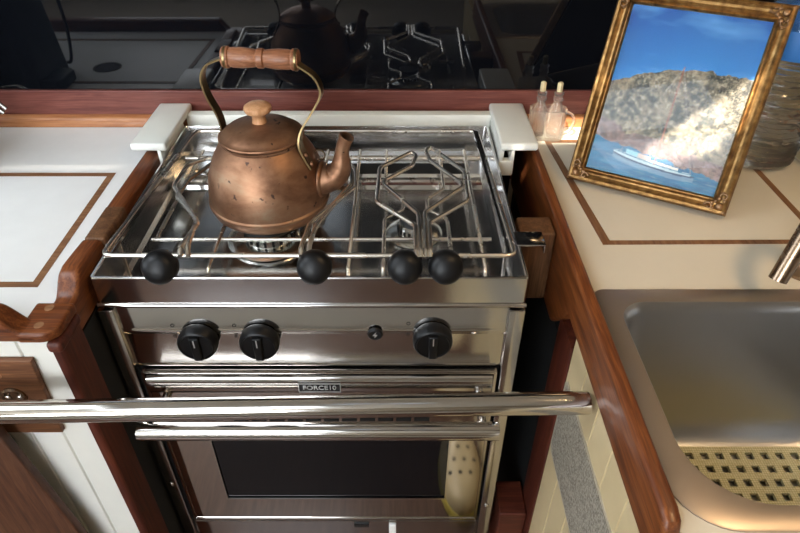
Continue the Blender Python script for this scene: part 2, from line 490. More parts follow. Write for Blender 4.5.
# left cabinet under it
cab = thing('cabinet', 'white beadboard cabinet with a wooden latch plate under the left counter', 'cabinet', (-.7, .1, 0))
b = BM()
poly = [(-1.6, -.05)]
x = -1.6
pl = .0385
edges = [-.3715-pl*k for k in range(30)][::-1]
poly = [(edges[0], -.055)]
for k, e in enumerate(edges):
    if k: poly.append((e-.0018, -.078))
    poly.append((e, -.0755)) if 0 < k < len(edges)-1 else poly.append((e, -.078))
    if k < len(edges)-1: poly.append((e+.0018, -.078))
poly.append((edges[-1], -.055))
prism(b, poly, 'xy', .0, .8993); obj('beadboard', b, 'bead', cab)
b = BM(); prism(b, rrect(-.3725, -.082, -.3610, -.036, [.001, .001, .001, .006]), 'xy', 0, .888)
prism(b, rrect(-.376, -.0845, -.3590, -.032, .0045), 'xy', .886, .8993, .004)
obj('corner_post', b, 'red_z', cab, smooth=35)
b = BM(); box(b, (-.370, -.0355, 0), (-.3625, .43, .871)); obj('recess_liner', b, 'matte', cab, label='dark recess side left of the stove')  # matte black board along the left side of the recess
b = BM(); prism(b, [(-.55, .876), (-.398, .876), (-.404, .752), (-.55, .752)], 'xz', -.086, -.078, .0015); lp = obj('latch_plate', b, 'latchwood', cab, smooth=30)
LX, LZ = -.4365, .819
b = BM(); lathe(b, [(.0145, 0), (.0145, .0025), (.0125, .004), (.0105, .003), (.0098, .001), (0, .001)], 32, along((LX, -.086, LZ), (0, -1, 0)))
lr = obj('latch_ring', b, 'bronze', lp, smooth=40)
for s_ in (-1, 1):
    b = BM(); screw(b, (LX+.0068*s_, -.0875, LZ), (0, -1, 0), .0036); obj('screw', b, 'steel', lr, smooth=40)
b = BM(); lathe(b, [(.0045, 0), (.0045, .0004), (0, .0005)], 16, along((-.443, -.086, .853), (0, -1, 0))); obj('wood_plug', b, 'teak_x', lp, smooth=40)

# slanting wooden ladder side at the lower left
b = BM()
prism(b, [(-.66, .80), (-.462, .80), (-.366, .0), (-.566, .0)], "xz", -.110, -.096, .003)
for k in (1, 2): pass
o = obj('ladder_side', b, 'brownboard', smooth=30)
tag(o, 'dark mahogany board slanting in front of the white beadboard cabinet', 'board')

# ------------------------------------------------------------------ right counter
SX0, SY0, SX1, SY1 = .2225, -.300, .60, -.006            # sink flange
rc = thing('countertop', 'cream counter tinted with warm light right of the stove with inlaid hatch outlines and a mahogany edge', 'counter', (.6, .1, .88))
b = BM(); holed(b, [(.221, -.40), (1.3, -.40), (1.3, .4255), (.221, .4255)], [[(p[0], p[1]) for p in rrect(.238, -.284, .585, -.02, .04)][::-1]], ZC, .028)
obj('worktop', b, 'lamw', rc)
b = BM()
prism(b, [(.241, .377), (.251, .367), (.272, .092), (.540, .094), (.540, .0855), (.261, .083)], 'xy', z0, z1)
prism(b, [(.241, .377), (.549, .377), (.549, .085), (.540, .085), (.540, .367), (.251, .367)], 'xy', z0, z1)
obj('inlay', b, 'inlay_y', rc)
# edge rail: board on edge with rounded top, deeper beside the stove
prof = [(-.287, .866), (.0, .866), (.02, .84), (.06, .80), (.425, .80), (.425, .926), (-.287, .926), (-.298, .922), (-.303, .910), (-.303, .866)]
b = BM(); prism(b, prof, 'yz', .205, .221, .0055); obj('fiddle', b, 'mah_y', rc, smooth=35)
rcab = thing('cabinet', 'cream beadboard cabinet side below the sink carrying a silver foil label', 'cabinet', (.5, .05, 0))
b = BM()
ys = [-.028-.052*k for k in range(12)]
poly = [(.235, ys[0])]
for k, y in enumerate(ys):
    if 0 < k < len(ys)-1: poly += [(.212, y+.0016), (.2145, y), (.212, y-.0016)]
    else: poly.append((.212, y))
poly.append((.235, ys[-1]))
prism(b, poly, 'xy', 0, .8655); obj('beadboard', b, 'creambead', rcab)
b = BM(); prism(b, rrect(.2095, -.027, .228, .035, .003), 'xy', 0, .8655 - .03); obj('corner_post', b, 'red_z', rcab, smooth=35)
b = BM(); box(b, (.2125, .036, 0), (.222, .43, .799)); obj('recess_liner', b, 'matte', rcab, label='dark recess side right of the stove')  # same matte black lining on the right side
b = BM(); box(b, (.165, -.012, .30), (.209, .05, .445), .003); obj('cleat', b, 'red_x', rcab)
b = BM(); prism(b, [(-.038, .648), (-.030, .660), (-.030, .780), (-.036, .788), (-.43, .788), (-.43, .648)], 'yz', .2108, .2122)
fl = obj('safety_label', b, 'foiledge', rcab, label='silver foil label with fine print')
b = BM(); prism(b, [(-.042, .653), (-.034, .662), (-.034, .778), (-.038, .783), (-.426, .783), (-.426, .653)], 'yz', .2104, .2109)
obj('printed_panel', b, 'foil', fl)

# back of the stove recess
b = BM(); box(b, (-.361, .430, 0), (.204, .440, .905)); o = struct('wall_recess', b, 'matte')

# gimbal blocks
b = BM(); box(b, (.158, .098, .806), (.2045, .139, .9165), .004, 3)
tag(obj('pivot_block', b, 'oldteak_z', smooth=35), 'brown wooden block between the stove and the right counter edge', 'block')
b = BM(); box(b, (-.384, .066, .8995), (-.3585, .140, .932), .003, 3)
tag(obj('pivot_block', b, 'oldteak_z', smooth=35), 'brown wooden block between the stove and the left counter edge', 'block')

# ------------------------------------------------------------------ white splash rail at the back of the stove
wr = thing('splash_rail', 'white plastic rail with two square end blocks behind the stove', 'rail', (-.095, .42, .93))
b = BM(); box(b, (-.349, .4060, .90), (.158, .4255, .9405), .002); obj('crossbar', b, 'white', wr, smooth=35)
for s, (xa, xb, xi) in enumerate(((-.400, -.346, -.346), (.155, .212, .155))):
    b = BM()
    box(b, (xa, .287, .9355), (xb, .4395, .948), .004, 3)
    if s == 0: box(b, (-.3612, .288, .895), (-.3552, .408, .938), .002)
    else:
        box(b, (.155, .288, .893), (.178, .302, .919), .003)
        box(b, (.155, .289, .915), (.162, .407, .937), .002)
        box(b, (.172, .289, .915), (.178, .407, .937), .002)
    obj('end_block', b, 'white', wr, smooth=35)

# ------------------------------------------------------------------ stove
SXa, SXb = -.3545, .1525
st = thing('stove', 'polished steel gimballed boat stove with oven set between the two counters', 'stove', (-.10, .2, .30))
# top tray: shallow pan with rolled rim
FL = .872
def rr(x0, y0, x1, y1, r, z): return [(p[0], p[1], z) for p in rrect(x0, y0, x1, y1, r, 4)]
b = BM()
loft(b, [rr(SXa, 0, SXb, .404, .004, .880), rr(SXa, 0, SXb, .404, .004, .9215), rr(SXa+.0008, .0008, SXb-.0008, .4035, .004, .923),
         rr(SXa+.003, .003, SXb-.003, .4025, .004, .923), rr(SXa+.004, .004, SXb-.004, .402, .004, .9215),
         rr(SXa+.006, .006, SXb-.006, .400, .006, FL+.006), rr(SXa+.010, .010, SXb-.010, .396, .006, FL)], cap1=True)
obj('top_tray', b, 'tray', st, smooth=25)
# rolled lower lip of the tray
b = BM(); tube(b, [(SXa-.001, -.0002, .8815), (SXb+.001, -.0002, .8815)], .0028, seg=14); obj('front_lip', b, 'steel', st, smooth=50)
# rear flue: dark slot and riser
b = BM(); box(b, (-.300, .330, FL+.0003), (.112, .366, FL+.0012)); obj('flue_slot', b, 'matte', st)
b = BM(); prism(b, [(.282, FL+.0004), (.286, FL+.006), (.322, FL+.006), (.325, FL+.0004)], 'yz', SXa+.02, SXb-.02); obj('flue_cover', b, 'steel', st, smooth=25)
b = BM(); box(b, (-.327, .318, FL), (-.303, .336, FL+.008), .002); obj('hinge_block', b, 'steel', st, smooth=30)
# fixed grate
b = BM()
GZ = .898
tube(b, [(-.322, .112, GZ), (.124, .112, GZ)], .0028)
tube(b, [(-.338, .337, GZ), (.145, .337, GZ)], .0042, seg=14)
for gx in (-.316, -.060, .109):
    y0_ = .112 if gx == -.316 else .036
    tube(b, [(gx, y0_, GZ-.02 if y0_ < .1 else GZ), (gx, y0_+.012, GZ+.0015), (gx, .36, GZ+.0015)], .0026)
for gx, s_, yb in ((.069, -1, .0), (-.017, 1, .0), (-.233, 1, -.01), (-.112, -1, -.01)):      # rods that bend in round each burner
    tube(b, [(gx, .036, GZ-.02), (gx, .048, GZ+.0015), (gx, .158+yb, GZ+.0015), (gx+s_*.026, .182+yb, GZ+.0015), (gx+s_*.026, .210+yb, GZ+.0015), (gx, .240+yb, GZ+.0015), (gx, .36, GZ+.0015)], .0026, fil=.006)
obj('grate', b, 'rod', st, smooth=50)
# fiddle frame
b = BM()
fz = .941
tube(b, [(-.341, .019, fz), (.137, .019, fz), (.1275, .345, .934), (.122, .360, .934), (-.318, .360, .934), (-.323, .345, .934)], .0031, closed=True, fil=.012)
for x in (-.339, .134): tube(b, [(x, .06, fz-.002), (x, .06, FL)], .0025)
fr = obj('fiddle_frame', b, 'rod', st, smooth=50)
b = BM(); prism(b, [(-.334, .028), (-.341, .028), (-.331, .352), (-.324, .352)], 'xy', .934, .9385); obj('frame_bar', b, 'steel_y', fr)
b = BM(); prism(b, [(.130, .028), (.137, .028), (.1275, .352), (.1205, .352)], 'xy', .934, .9385); obj('frame_bar', b, 'steel_y', fr)
# burners
def burner(cx, cy, ro, rc_):
    b = BM(); lathe(b, [(ro, FL+.001), (ro*1.04, FL+.003), (ro*.9, FL+.006), (ro*.62, FL+.007), (ro*.60, FL+.016), (rc_*1.1, FL+.021), (rc_*.9, FL+.0215)], 40, Matrix.Translation((cx, cy, 0)))
    o = obj('burner', b, 'burner', st, smooth=40)
    b = BM(); lathe(b, [(rc_*1.02, FL+.0216), (rc_*1.06, FL+.026), (rc_, FL+.0285), (rc_*.5, FL+.029), (0, FL+.029)], 32, Matrix.Translation((cx, cy, 0)))
    obj('burner_cap', b, 'cast', o, smooth=40)
    b = BM()
    for k in range(20):
        a = 2*PI*k/20
        box(b, (-.0016, ro*.60, FL+.0085), (.0016, ro*.628, FL+.0155)); 
        vs = b.verts[-8:]
        for v_ in vs:
            x_, y_ = v_.co.x, v_.co.y
            v_.co.x = cx+x_*math.cos(a)-y_*math.sin(a); v_.co.y = cy+x_*math.sin(a)+y_*math.cos(a)
    obj('flame_slots', b, 'matte', o)
burner(-.176, .152, .056, .034)
burner(.024, .162, .038, .019)
# pot clamps: bent wire loops on the front rod, each with a black ball knob
clamps = {
 -.273: [(-.249, .015), (-.251, .025), (-.243, .076), (-.298, .165), (-.296, .223), (-.266, .247), (-.260, .231), (-.283, .181), (-.286, .138), (-.2465, .083), (-.243, .030), (-.240, .015)],
 -.095: [(-.110, .015), (-.111, .025), (-.106, .079), (-.055, .163), (-.059, .215), (-.084, .252), (-.089, .240), (-.064, .205), (-.062, .172), (-.099, .068), (-.102, .028), (-.101, .015)],
 .009: [(.0222, .011), (.0222, .021), (.0222, .072), (-.026, .125), (-.024, .215), (.021, .262), (.028, .252), (.022, .222), (-.018, .178), (-.017, .168), (.0268, .097), (.0272, .021), (.0272, .011)],
 .056: [(.0388, .011), (.0388, .021), (.0388, .076), (.092, .129), (.093, .206), (.049, .278), (.042, .266), (.047, .236), (.087, .172), (.0865, .162), (.0345, .100), (.0338, .021), (.0338, .011)],
}
CZ = .9475
for kx, path in clamps.items():
    b = BM(); tube(b, [(x, y, CZ if 0 < i < len(path)-1 else CZ-.004) for i, (x, y) in enumerate(path)], .0030, fil=.006)
    c = obj('pot_clamp', b, 'rod', st, smooth=50)
    b = BM(); lathe(b, [(.010, -.012), (.0165, -.011), (.0198, -.006), (.0205, .002), (.0195, .009), (.0155, .0145), (.009, .0175), (0, .0185)], 32, along((kx, .011, .931), (0, -1, .45)))
    obj('clamp_knob', b, 'black', c, smooth=60)
# control panel with soft ridge
b = BM()
pr = [(.030, .876), (.004, .876), (.0032, .874), (.0030, .842), (.0026, .8405), (.0018, .8385), (.0016, .8365), (.0020, .8345), (.0028, .8325), (.0032, .831), (.0036, .780), (.0044, .773), (.0075, .770), (.030, .770)]
prism(b, pr, 'yz', -.3395, .1345); obj('control_panel', b, 'steel', st, smooth=40)
def stove_knob(x, z):
    b = BM(); d = V((0, -1, 0))
    lathe(b, [(.0235, 0), (.0245, .003), (.0245, .012), (.0225, .0165), (.0205, .0175), (.0195, .0160), (0, .0160)], 36, along((x, .0015, z), d))
    o = obj('stove_knob', b, 'black', st, smooth=35)
    b = BM(); prism(b, [(-.0055, .0170), (.0055, .0170), (.0050, -.0200), (-.0050, -.0200)], 'xy', .013, .0215, .002)
    b.transform(along((x, .0015, z), d) @ Matrix.Rotation(0, 4, 'Z'))
    for v_ in b.verts: pass
    obj('pointer', b, 'black', o, smooth=35)
    b = BM(); box(b, (x-.0007, -.0205, z+.004), (x+.0007, -.0197, z+.0155)); obj('pointer_mark', b, 'silver', o)
for (x, z) in ((-.246, .826), (-.170, .826), (.044, .829)): stove_knob(x, z)
b = BM(); lathe(b, [(.0095, 0), (.0095, .003), (.0075, .005), (.006, .004), (0, .004)], 24, along((-.027, .001, .835), (0, -1, 0))); ig = obj('igniter_button', b, 'black', st, smooth=35)
b = BM(); prism(b, [(.0008, .0045), (-.003, -.0005), (-.0002, -.0005), (-.0015, -.005), (.003, .0008), (.0003, .0008)], 'xy', .0042, .0048)
b.transform(along((-.027, .001, .835), (0, -1, 0)) @ Matrix.Rotation(PI, 4, 'Z')); obj('spark_mark', b, 'silver', ig)
# small printed dots round the knobs
for (x, z) in ((-.246, .826), (-.170, .826), (.044, .829)):
    b = BM()
    for (dx, dz) in ((-.030, .020), (-.0305, .002)):
        tube(b, [(x+dx+.0022*math.cos(a*PI/5), .0022, z+dz+.0022*math.sin(a*PI/5)) for a in range(10)], .0003, closed=True, seg=5)
    o = obj('panel_mark', b, 'matte', st)
# body and corner posts
b = BM(); box(b, (-.346, .032, .31), (.141, .385, .8715)); obj('oven_body', b, 'steel_z', st)
for (x0, x1) in ((-.3585, -.3395), (.1345, .1535)):
    b = BM(); box(b, (x0, -.003, .355), (x1, .026, .8745), .0015); o = obj('corner_post', b, 'steel_z', st, smooth=30)
    b = BM(); screw(b, ((x0+x1)/2, -.003, .455 if x0 > 0 else .515), (0, -1, 0), .0045); obj('screw', b, 'steel', o, smooth=40)
# matte black sheet behind the gap around the door
b = BM(); box(b, (-.3394, .012, .40), (.1344, .031, .7685)); obj('door_gap_sheet', b, 'matte', st)
# oven door
b = BM()
xa, xb, za, zb = -.331, .1285, .418, .7655
wx0, wx1, wz0, wz1 = -.268, .075, .476, .655
for (p, q) in (((xa, wz1), (xb, zb-.036)), ((xa, za), (xb, wz0)), ((xa, wz0), (wx0, wz1)), ((wx1, wz0), (xb, wz1))):
    box(b, (p[0], -.002, p[1]), (q[0], .011, q[1]))
dr = obj('oven_door', b, 'door', st)
b = BM(); prism(b, [(.011, .7625), (-.003, .7625), (-.0062, .761), (-.0078, .758), (-.0084, .752), (-.0082, .738), (-.0065, .733), (-.003, .7305), (.011, .7305)], 'yz', xa+.004, xb-.004)
obj('top_bar', b, 'steel', dr, smooth=40)
b = BM(); box(b, (xa, -.0030, .7650), (xb, .011, .7663)); box(b, (xa, -.004, .414), (xb, .012, .419), .001); box(b, (xa-.0015, -.003, .414), (xa+.002, .011, .7675)); box(b, (xb-.002, -.003, .414), (xb+.0015, .011, .7675))
obj('door_edge', b, 'tube', dr)
b = BM(); box(b, (wx0, .0, wz0), (wx1, .004, wz1)); obj('oven_window', b, 'ovenglass', dr)
b = BM(); box(b, (wx0, -.0027, wz0-.003), (wx1, .0, wz0)); box(b, (wx0-.0025, -.0027, wz0-.003), (wx0, 0, wz1)); box(b, (wx1, -.0027, wz0-.003), (wx1+.0025, 0, wz1)); obj('window_rim', b, 'steel_z', dr)
b = BM()
for k in range(11):
    x0 = -.228+.0252*k
    box(b, (x0, -.0026, .668), (x0+.021, -.0019, .6755))
obj('vent_slots', b, 'matte', dr)
b = BM(); HZ, HY = .703, -.046
tube(b, [(-.337, HY, HZ), (.1325, HY, HZ)], .0122, seg=28)
h = obj('door_handle', b, 'tube', dr, smooth=50)
for x in (-.318, .113):
    b = BM(); tube(b, [(x, -.001, HZ), (x, HY, HZ)], .006, seg=14); obj('handle_bracket', b, 'steel', h, smooth=50)
b = BM(); box(b, (-.129, -.0102, .7385), (-.074, -.0078, .7545), .0006); bd = obj('badge', b, 'badge', dr)
b = BM()
for (p, q) in (((-.129, .7385), (-.074, .7391)), ((-.129, .7539), (-.074, .7545)), ((-.129, .7385), (-.1284, .7545)), ((-.0746, .7385), (-.074, .7545))):
    box(b, (p[0], -.0108, p[1]), (q[0], -.0101, q[1]))
obj('badge_rim', b, 'silver', bd)
cu = bpy.data.curves.new('badge_lettering', 'FONT'); cu.body = 'FORCE10'; cu.size = .0108; cu.align_x = 'CENTER'; cu.align_y = 'CENTER'; cu.extrude = .0003
cu.materials.append(M['silver'])
def text_mesh(cu):
    to = bpy.data.objects.new('tmp_text', cu); COL.objects.link(to)
    me = bpy.data.meshes.new_from_object(to.evaluated_get(bpy.context.evaluated_depsgraph_get()))
    bpy.data.objects.remove(to); bpy.data.curves.remove(cu); return me
o = bpy.data.objects.new('badge_lettering', text_mesh(cu)); COL.objects.link(o); o.parent = bd
o.rotation_euler = (PI/2, 0, 0); o.location = V((-.1015, -.0106, .7465))-V(st.location)
# bottom of the stove
b = BM(); box(b, (-.3385, .004, .30), (.1335, .030, .399), .002); lo = obj('bottom_panel', b, 'steel', st)
b = BM(); box(b, (-.0135, -.004, .365), (-.0015, .003, .397), .002); obj('clip', b, 'whiteclip', lo, label='small white clip')
b = BM(); box(b, (-.072, .0015, .382), (-.047, .0045, .392), .0005); obj('badge', b, 'badge', lo)
for s, x in ((-1, SXa), (1, SXb)):
    b = BM(); tube(b, [(x-s*.004, .075, .893), (x+s*.0035, .075, .893)], .012, seg=20)
    box(b, (x-.0032 if s < 0 else x-.006, .060, .9238), (x+.002 if s < 0 else x+.030, .090, .9260), .0008)
    if s > 0: box(b, (x+.028, .060, .9135), (x+.030, .090, .9260), .0008)
    obj('gimbal_pin', b, 'steel_y', st, smooth=40)
b = BM(); screw(b, (.136, .012, .8725), (0, 0, 1), .0035); obj('screw', b, 'steel', st, smooth=40)
b = BM(); screw(b, (-.338, .012, .8725), (0, 0, 1), .0035); obj('screw', b, 'steel', st, smooth=40)

# ------------------------------------------------------------------ crash bar
b = BM(); tube(b, [(-1.3, -.150, .846), (-.42, -.1305, .846), (.2045, -.1195, .848)], .0125, seg=32)
o = obj('crash_bar', b, 'tube', smooth=50); tag(o, 'long polished steel grab bar crossing in front of the oven', 'bar')

# ------------------------------------------------------------------ kettle
K = thing('kettle', 'old brown copper kettle with a wooden grip standing on the left burner', 'kettle', (-.176, .186, .9025), (0, 0, R(-9)))
prof = [(0, .0), (.066, 0), (.0735, .002), (.0780, .007), (.0798, .0125), (.0806, .0165), (.0824, .0185), (.0824, .0210), (.0808, .0230), (.0804, .032), (.0796, .043), (.0772, .056), (.0730, .069), (.0672, .082), (.0612, .0925), (.0555, .0995), (.0528, .1030), (.0545, .1050), (.0545, .1075), (.0505, .1090), (0, .1090)]
b = BM(); lathe(b, prof, 64); obj('body', b, 'copper', K, local=True, smooth=35)
b = BM(); lathe(b, [(.0505, .1092), (.0548, .1092), (.0554, .1106), (.0546, .1122), (.0515, .1134), (.0492, .1155), (.0440, .1195), (.0360, .1234), (.0260, .1258), (.0160, .1269), (.010, .1272), (0, .1273)], 56)
ld = obj('lid', b, 'copper', K, local=True, smooth=35)
b = BM(); lathe(b, [(.0095, .1271), (.0086, .1313), (.0083, .1368), (.0105, .1398), (.0162, .1418), (.0178, .1453), (.0170, .1488), (.0125, .1518), (.006, .1530), (0, .1533)], 32)
obj('lid_knob', b, 'lidknob', ld, local=True, smooth=40)
path = fillet([(.056, 0, .048), (.074, 0, .050), (.090, 0, .054), (.1010, 0, .063), (.1050, 0, .077), (.1055, 0, .090), (.1080, 0, .102), (.1130, 0, .1145)], .006, 2)
b = BM(); tube(b, path, [max(.0090, .0232-.0145*min(1, k_/15)) for k_ in range(len(path))], seg=24, caps=False)
sp = obj('spout', b, 'copper', K, local=True, smooth=60)
b = BM(); lathe(b, [(.0078, -.004), (.0078, .0), (.0097, .0006), (.0101, -.001), (.0092, -.004)], 24, along((.1135, 0, .1155), (.5, 0, 1)), False, False); obj('spout_rim', b, 'copper', sp, local=True, smooth=60)
b = BM(); lathe(b, [(.0220, 0), (.0252, .002), (.0252, .004), (.0215, .0065)], 24, along((.0735, 0, .050), (1, 0, .03)), False, False); obj('spout_collar', b, 'copper', sp, local=True, smooth=60)
# strap handle: flat brass band, lug each side, S curve up to the grip
def strap(pts, wdt):
    """flat band whose width lies along local y"""
    t = BM(); pts = fillet(pts, .02, 6)
    n = len(pts); L = []; th = .0012
    for i, p in enumerate(pts):
        d = (pts[min(i+1, n-1)]-pts[max(i-1, 0)]).normalized(); nn = V((d.z, 0, -d.x)); nn.normalize()
        wd = wdt[0]+(wdt[1]-wdt[0])*i/(n-1)
        yv = V((0, 1, 0))
        L.append([p+nn*th-yv*wd, p+nn*th+yv*wd, p-nn*th+yv*wd, p-nn*th-yv*wd])
    loft(t, L, True, True); return t
gx = .013
Lp = [(-.0665, .006, .078), (-.0600, .006, .094), (-.0520, .004, .112), (-.0530, .002, .132), (-.0640, 0, .160), (-.0670, 0, .183), (-.0580, 0, .199), (-.036, 0, .2080)]
Rp = [(.0690, -.014, .076), (.0610, -.013, .090), (.0540, -.012, .106), (.0570, -.008, .124), (.0760, -.002, .153), (.0870, 0, .172), (.0800, 0, .192), (.0560, 0, .2070)]
b = strap(Lp, (.0085, .0065)); hs = obj('handle_strap', b, 'brass', K, local=True, smooth=35)
b = strap(Rp, (.0085, .0065)); hs2 = obj('handle_strap', b, 'brass', K, local=True, smooth=35)
def rivet(p, d, par):
    b = BM(); lathe(b, [(.0034, 0), (.0031, .0014), (.0016, .0024), (0, .0026)], 14, along(p, d)); obj('rivet', b, 'copper', par, local=True, smooth=50)
rivet((-.0660, .005, .082), (-1, 0, .45), hs); rivet((-.0600, .005, .096), (-1, 0, .45), hs)
rivet((.0685, -.014, .080), (1, -.1, .45), hs2); rivet((.0620, -.0135, .092), (1, -.1, .45), hs2)
# turned grip
gp = [(.0060, -.046), (.0118, -.046), (.0128, -.0435), (.0128, -.0385), (.0112, -.037), (.0120, -.033), (.0122, -.021), (.0108, -.0085), (.0100, -.005), (.0118, -.0032), (.0118, .0032), (.0100, .005), (.0108, .0085), (.0122, .021), (.0120, .033), (.0112, .037), (.0128, .0385), (.0128, .0435), (.0118, .046), (.0060, .046)]
GA = (1, .10, -.02)
GP = V((gx, 0, .2095))
b = BM(); lathe(b, gp, 32, along(GP, GA)); gr = obj('grip', b, 'grip', K, local=True, smooth=35)
for s in (-1, 1):
    b = BM(); lathe(b, [(.0122, -.0015), (.0133, -.0008), (.0133, .0018), (.0122, .0026)], 28, along(GP+V(GA).normalized()*s*.0425, GA), False, False)
    obj('grip_ferrule', b, 'brass', gr, local=True, smooth=40)
b = BM(); tube(b, [(.072+.0075*math.cos(a*PI/8), .012, .080+.0075*math.sin(a*PI/8)) for a in range(16)], .0009, closed=True, seg=6); obj('wire_ring', b, 'brass', K, local=True, smooth=50)

# ------------------------------------------------------------------ sink
sk = thing('sink', 'stainless steel sink with a wide rounded rim set in the right counter', 'sink', (.41, -.15, .70))
def rl(x0, y0, x1, y1, r, z): return [(p[0], p[1], z) for p in rrect(x0, y0, x1, y1, r, 8)]
b = BM()
ro = [.02, .016, .05, .05]
ri = [.04, .032, .065, .065]
loft(b, [rl(SX0, SY0, SX1, SY1, ro, ZC+.0002), rl(SX0, SY0, SX1, SY1, ro, ZC+.0012), rl(SX0+.0015, SY0+.0015, SX1-.0015, SY1-.0015, ro, ZC+.0022),
         rl(.2445, -.280, .58, -.0265, ri, ZC+.0022), rl(.2465, -.278, .578, -.0285, ri, ZC+.0018)], cap1=False)
obj('rim', b, 'rim', sk, smooth=35)
b = BM()
loft(b, [rl(.2465, -.278, .578, -.0285, ri, ZC+.0018), rl(.2495, -.275, .575, -.0315, ri, ZC-.003), rl(.252, -.2725, .5725, -.034, ri, ZC-.012), rl(.262, -.262, .562, -.050, ri, .74), rl(.268, -.256, .556, -.056, ri, .716), rl(.28, -.244, .544, -.068, [.045]*4, .704), rl(.30, -.22, .53, -.09, [.04]*4, .7005)], cap1=True)
obj('basin', b, 'sink', sk, smooth=50)
# sink mat
b = BM(); pit, sw = .0188, .0092
mx0, my0 = .276, -.074
nx, ny = 15, 9
outer = [(mx0, my0), (mx0+nx*pit+sw, my0), (mx0+nx*pit+sw, my0-ny*pit-sw), (mx0, my0-ny*pit-sw)]
holes = []
for i in range(nx):
    for j in range(ny):
        x0 = mx0+sw+i*pit; y1 = my0-sw-j*pit
        holes.append((x0, y1))
xs = [mx0]; ys_ = [my0]
for i in range(nx): xs += [mx0+sw+i*pit, mx0+(i+1)*pit]
xs.append(mx0+nx*pit+sw)
for j in range(ny): ys_ += [my0-sw-j*pit, my0-(j+1)*pit]
ys_.append(my0-ny*pit-sw)
g = {}
for i, x in enumerate(xs):
    for j, y in enumerate(ys_): g[i, j] = b.verts.new((x, y, .7085))
for i in range(len(xs)-1):
    for j in range(len(ys_)-1):
        if i % 2 == 1 and j % 2 == 1: continue
        b.faces.new((g[i, j], g[i+1, j], g[i+1, j+1], g[i, j+1]))
for v_ in [v for v in b.verts if not v.link_faces]: b.verts.remove(v_)
e = bmesh.ops.extrude_face_region(b, geom=b.faces[:])
for v_ in e['geom']:
    if isinstance(v_, bmesh.types.BMVert): v_.co.z -= .0045
o = obj('sink_mat', b, 'weave'); tag(o, 'pale green woven grid mat lying on the bottom of the sink', 'mat')

# faucet
fc = thing('faucet', 'brown bronze tap with a bent spout reaching over the sink', 'faucet', (.487, .032, ZC))
b = BM(); lathe(b, [(.026, 0), (.026, .004), (.022, .007), (.019, .010), (.018, .016), (.020, .018), (.020, .026), (.016, .030), (.0145, .05), (.0145, .075)], 32, Matrix.Translation((.487, .032, ZC+.0003))); obj('base', b, 'bronze', fc, smooth=35)
b = BM(); tube(b, [(.487, .032, .975), (.487, .032, 1.035), (.472, .018, 1.050), (.440, -.010, 1.030), (.4255, -.0215, .985), (.413, -.032, .946)], .0098, seg=20, fil=.03); obj('spout', b, 'bronze', fc, smooth=50)

# ------------------------------------------------------------------ framed sailing photograph
FA = R(-28.95)
F = thing('picture_frame', 'ornate gold frame with a sailboat photograph leaning on the right counter', 'picture frame', (.250, .2445, ZC+.0052), (R(-27), 0, FA))
FW, FH, MW = .2148, .268, .021
# moulding: stepped profile swept round a rectangle (local x right, z up, -y towards the viewer)
mp = [(0, .008), (0, -.006), (.0025, -.0115), (.006, -.0125), (.009, -.010), (.012, -.0085), (.0145, -.0092), (.016, -.0075), (.0175, -.0045), (.019, -.005), (.0205, -.0025), (MW, -.0008), (MW, .004), (.012, .008)]
b = BM(); L = []
for (d, yy) in mp:
    L.append([(d, yy, d), (FW-d, yy, d), (FW-d, yy, FH-d), (d, yy, FH-d)])
rings = [[b.verts.new(p) for p in q] for q in L]
for A, B in zip(rings, rings[1:]+rings[:1]):
    for k in range(4): b.faces.new((A[k], A[(k+1) % 4], B[(k+1) % 4], B[k]))
obj('moulding', b, 'gold', F, local=True)
for (cx, cz, sx, sz) in ((0, 0, 1, 1), (FW, 0, -1, 1), (FW, FH, -1, -1), (0, FH, 1, -1)):
    b = BM()
    def blob(x, z, r, y=-.0105):
        t = BM(); bmesh.ops.create_icosphere(t, subdivisions=2, radius=1, matrix=Matrix.Translation((cx+sx*x, y, cz+sz*z)) @ Matrix.Diagonal((r, r*.55, r, 1))); join(b, t)
    for (x, z, r) in ((.011, .011, .0052), (.006, .019, .0036), (.019, .006, .0036), (.014, .021, .003), (.021, .014, .003), (.005, .027, .0028), (.027, .005, .0028), (.011, .029, .0022), (.029, .011, .0022), (.0045, .0045, .0035), (.017, .017, .0026)): blob(x, z, r)
    for (ax, az) in ((.009, .024), (.024, .009)):
        t = BM(); tube(t, [(cx+sx*(ax+.0055*math.cos(a*.5)*(1-a/16)), -.0118, cz+sz*(az+.0055*math.sin(a*.5)*(1-a/16))) for a in range(13)], .0012, seg=6); join(b, t)
    obj('corner_ornament', b, 'golddark', F, local=True, smooth=60, label='dark scrolled corner')
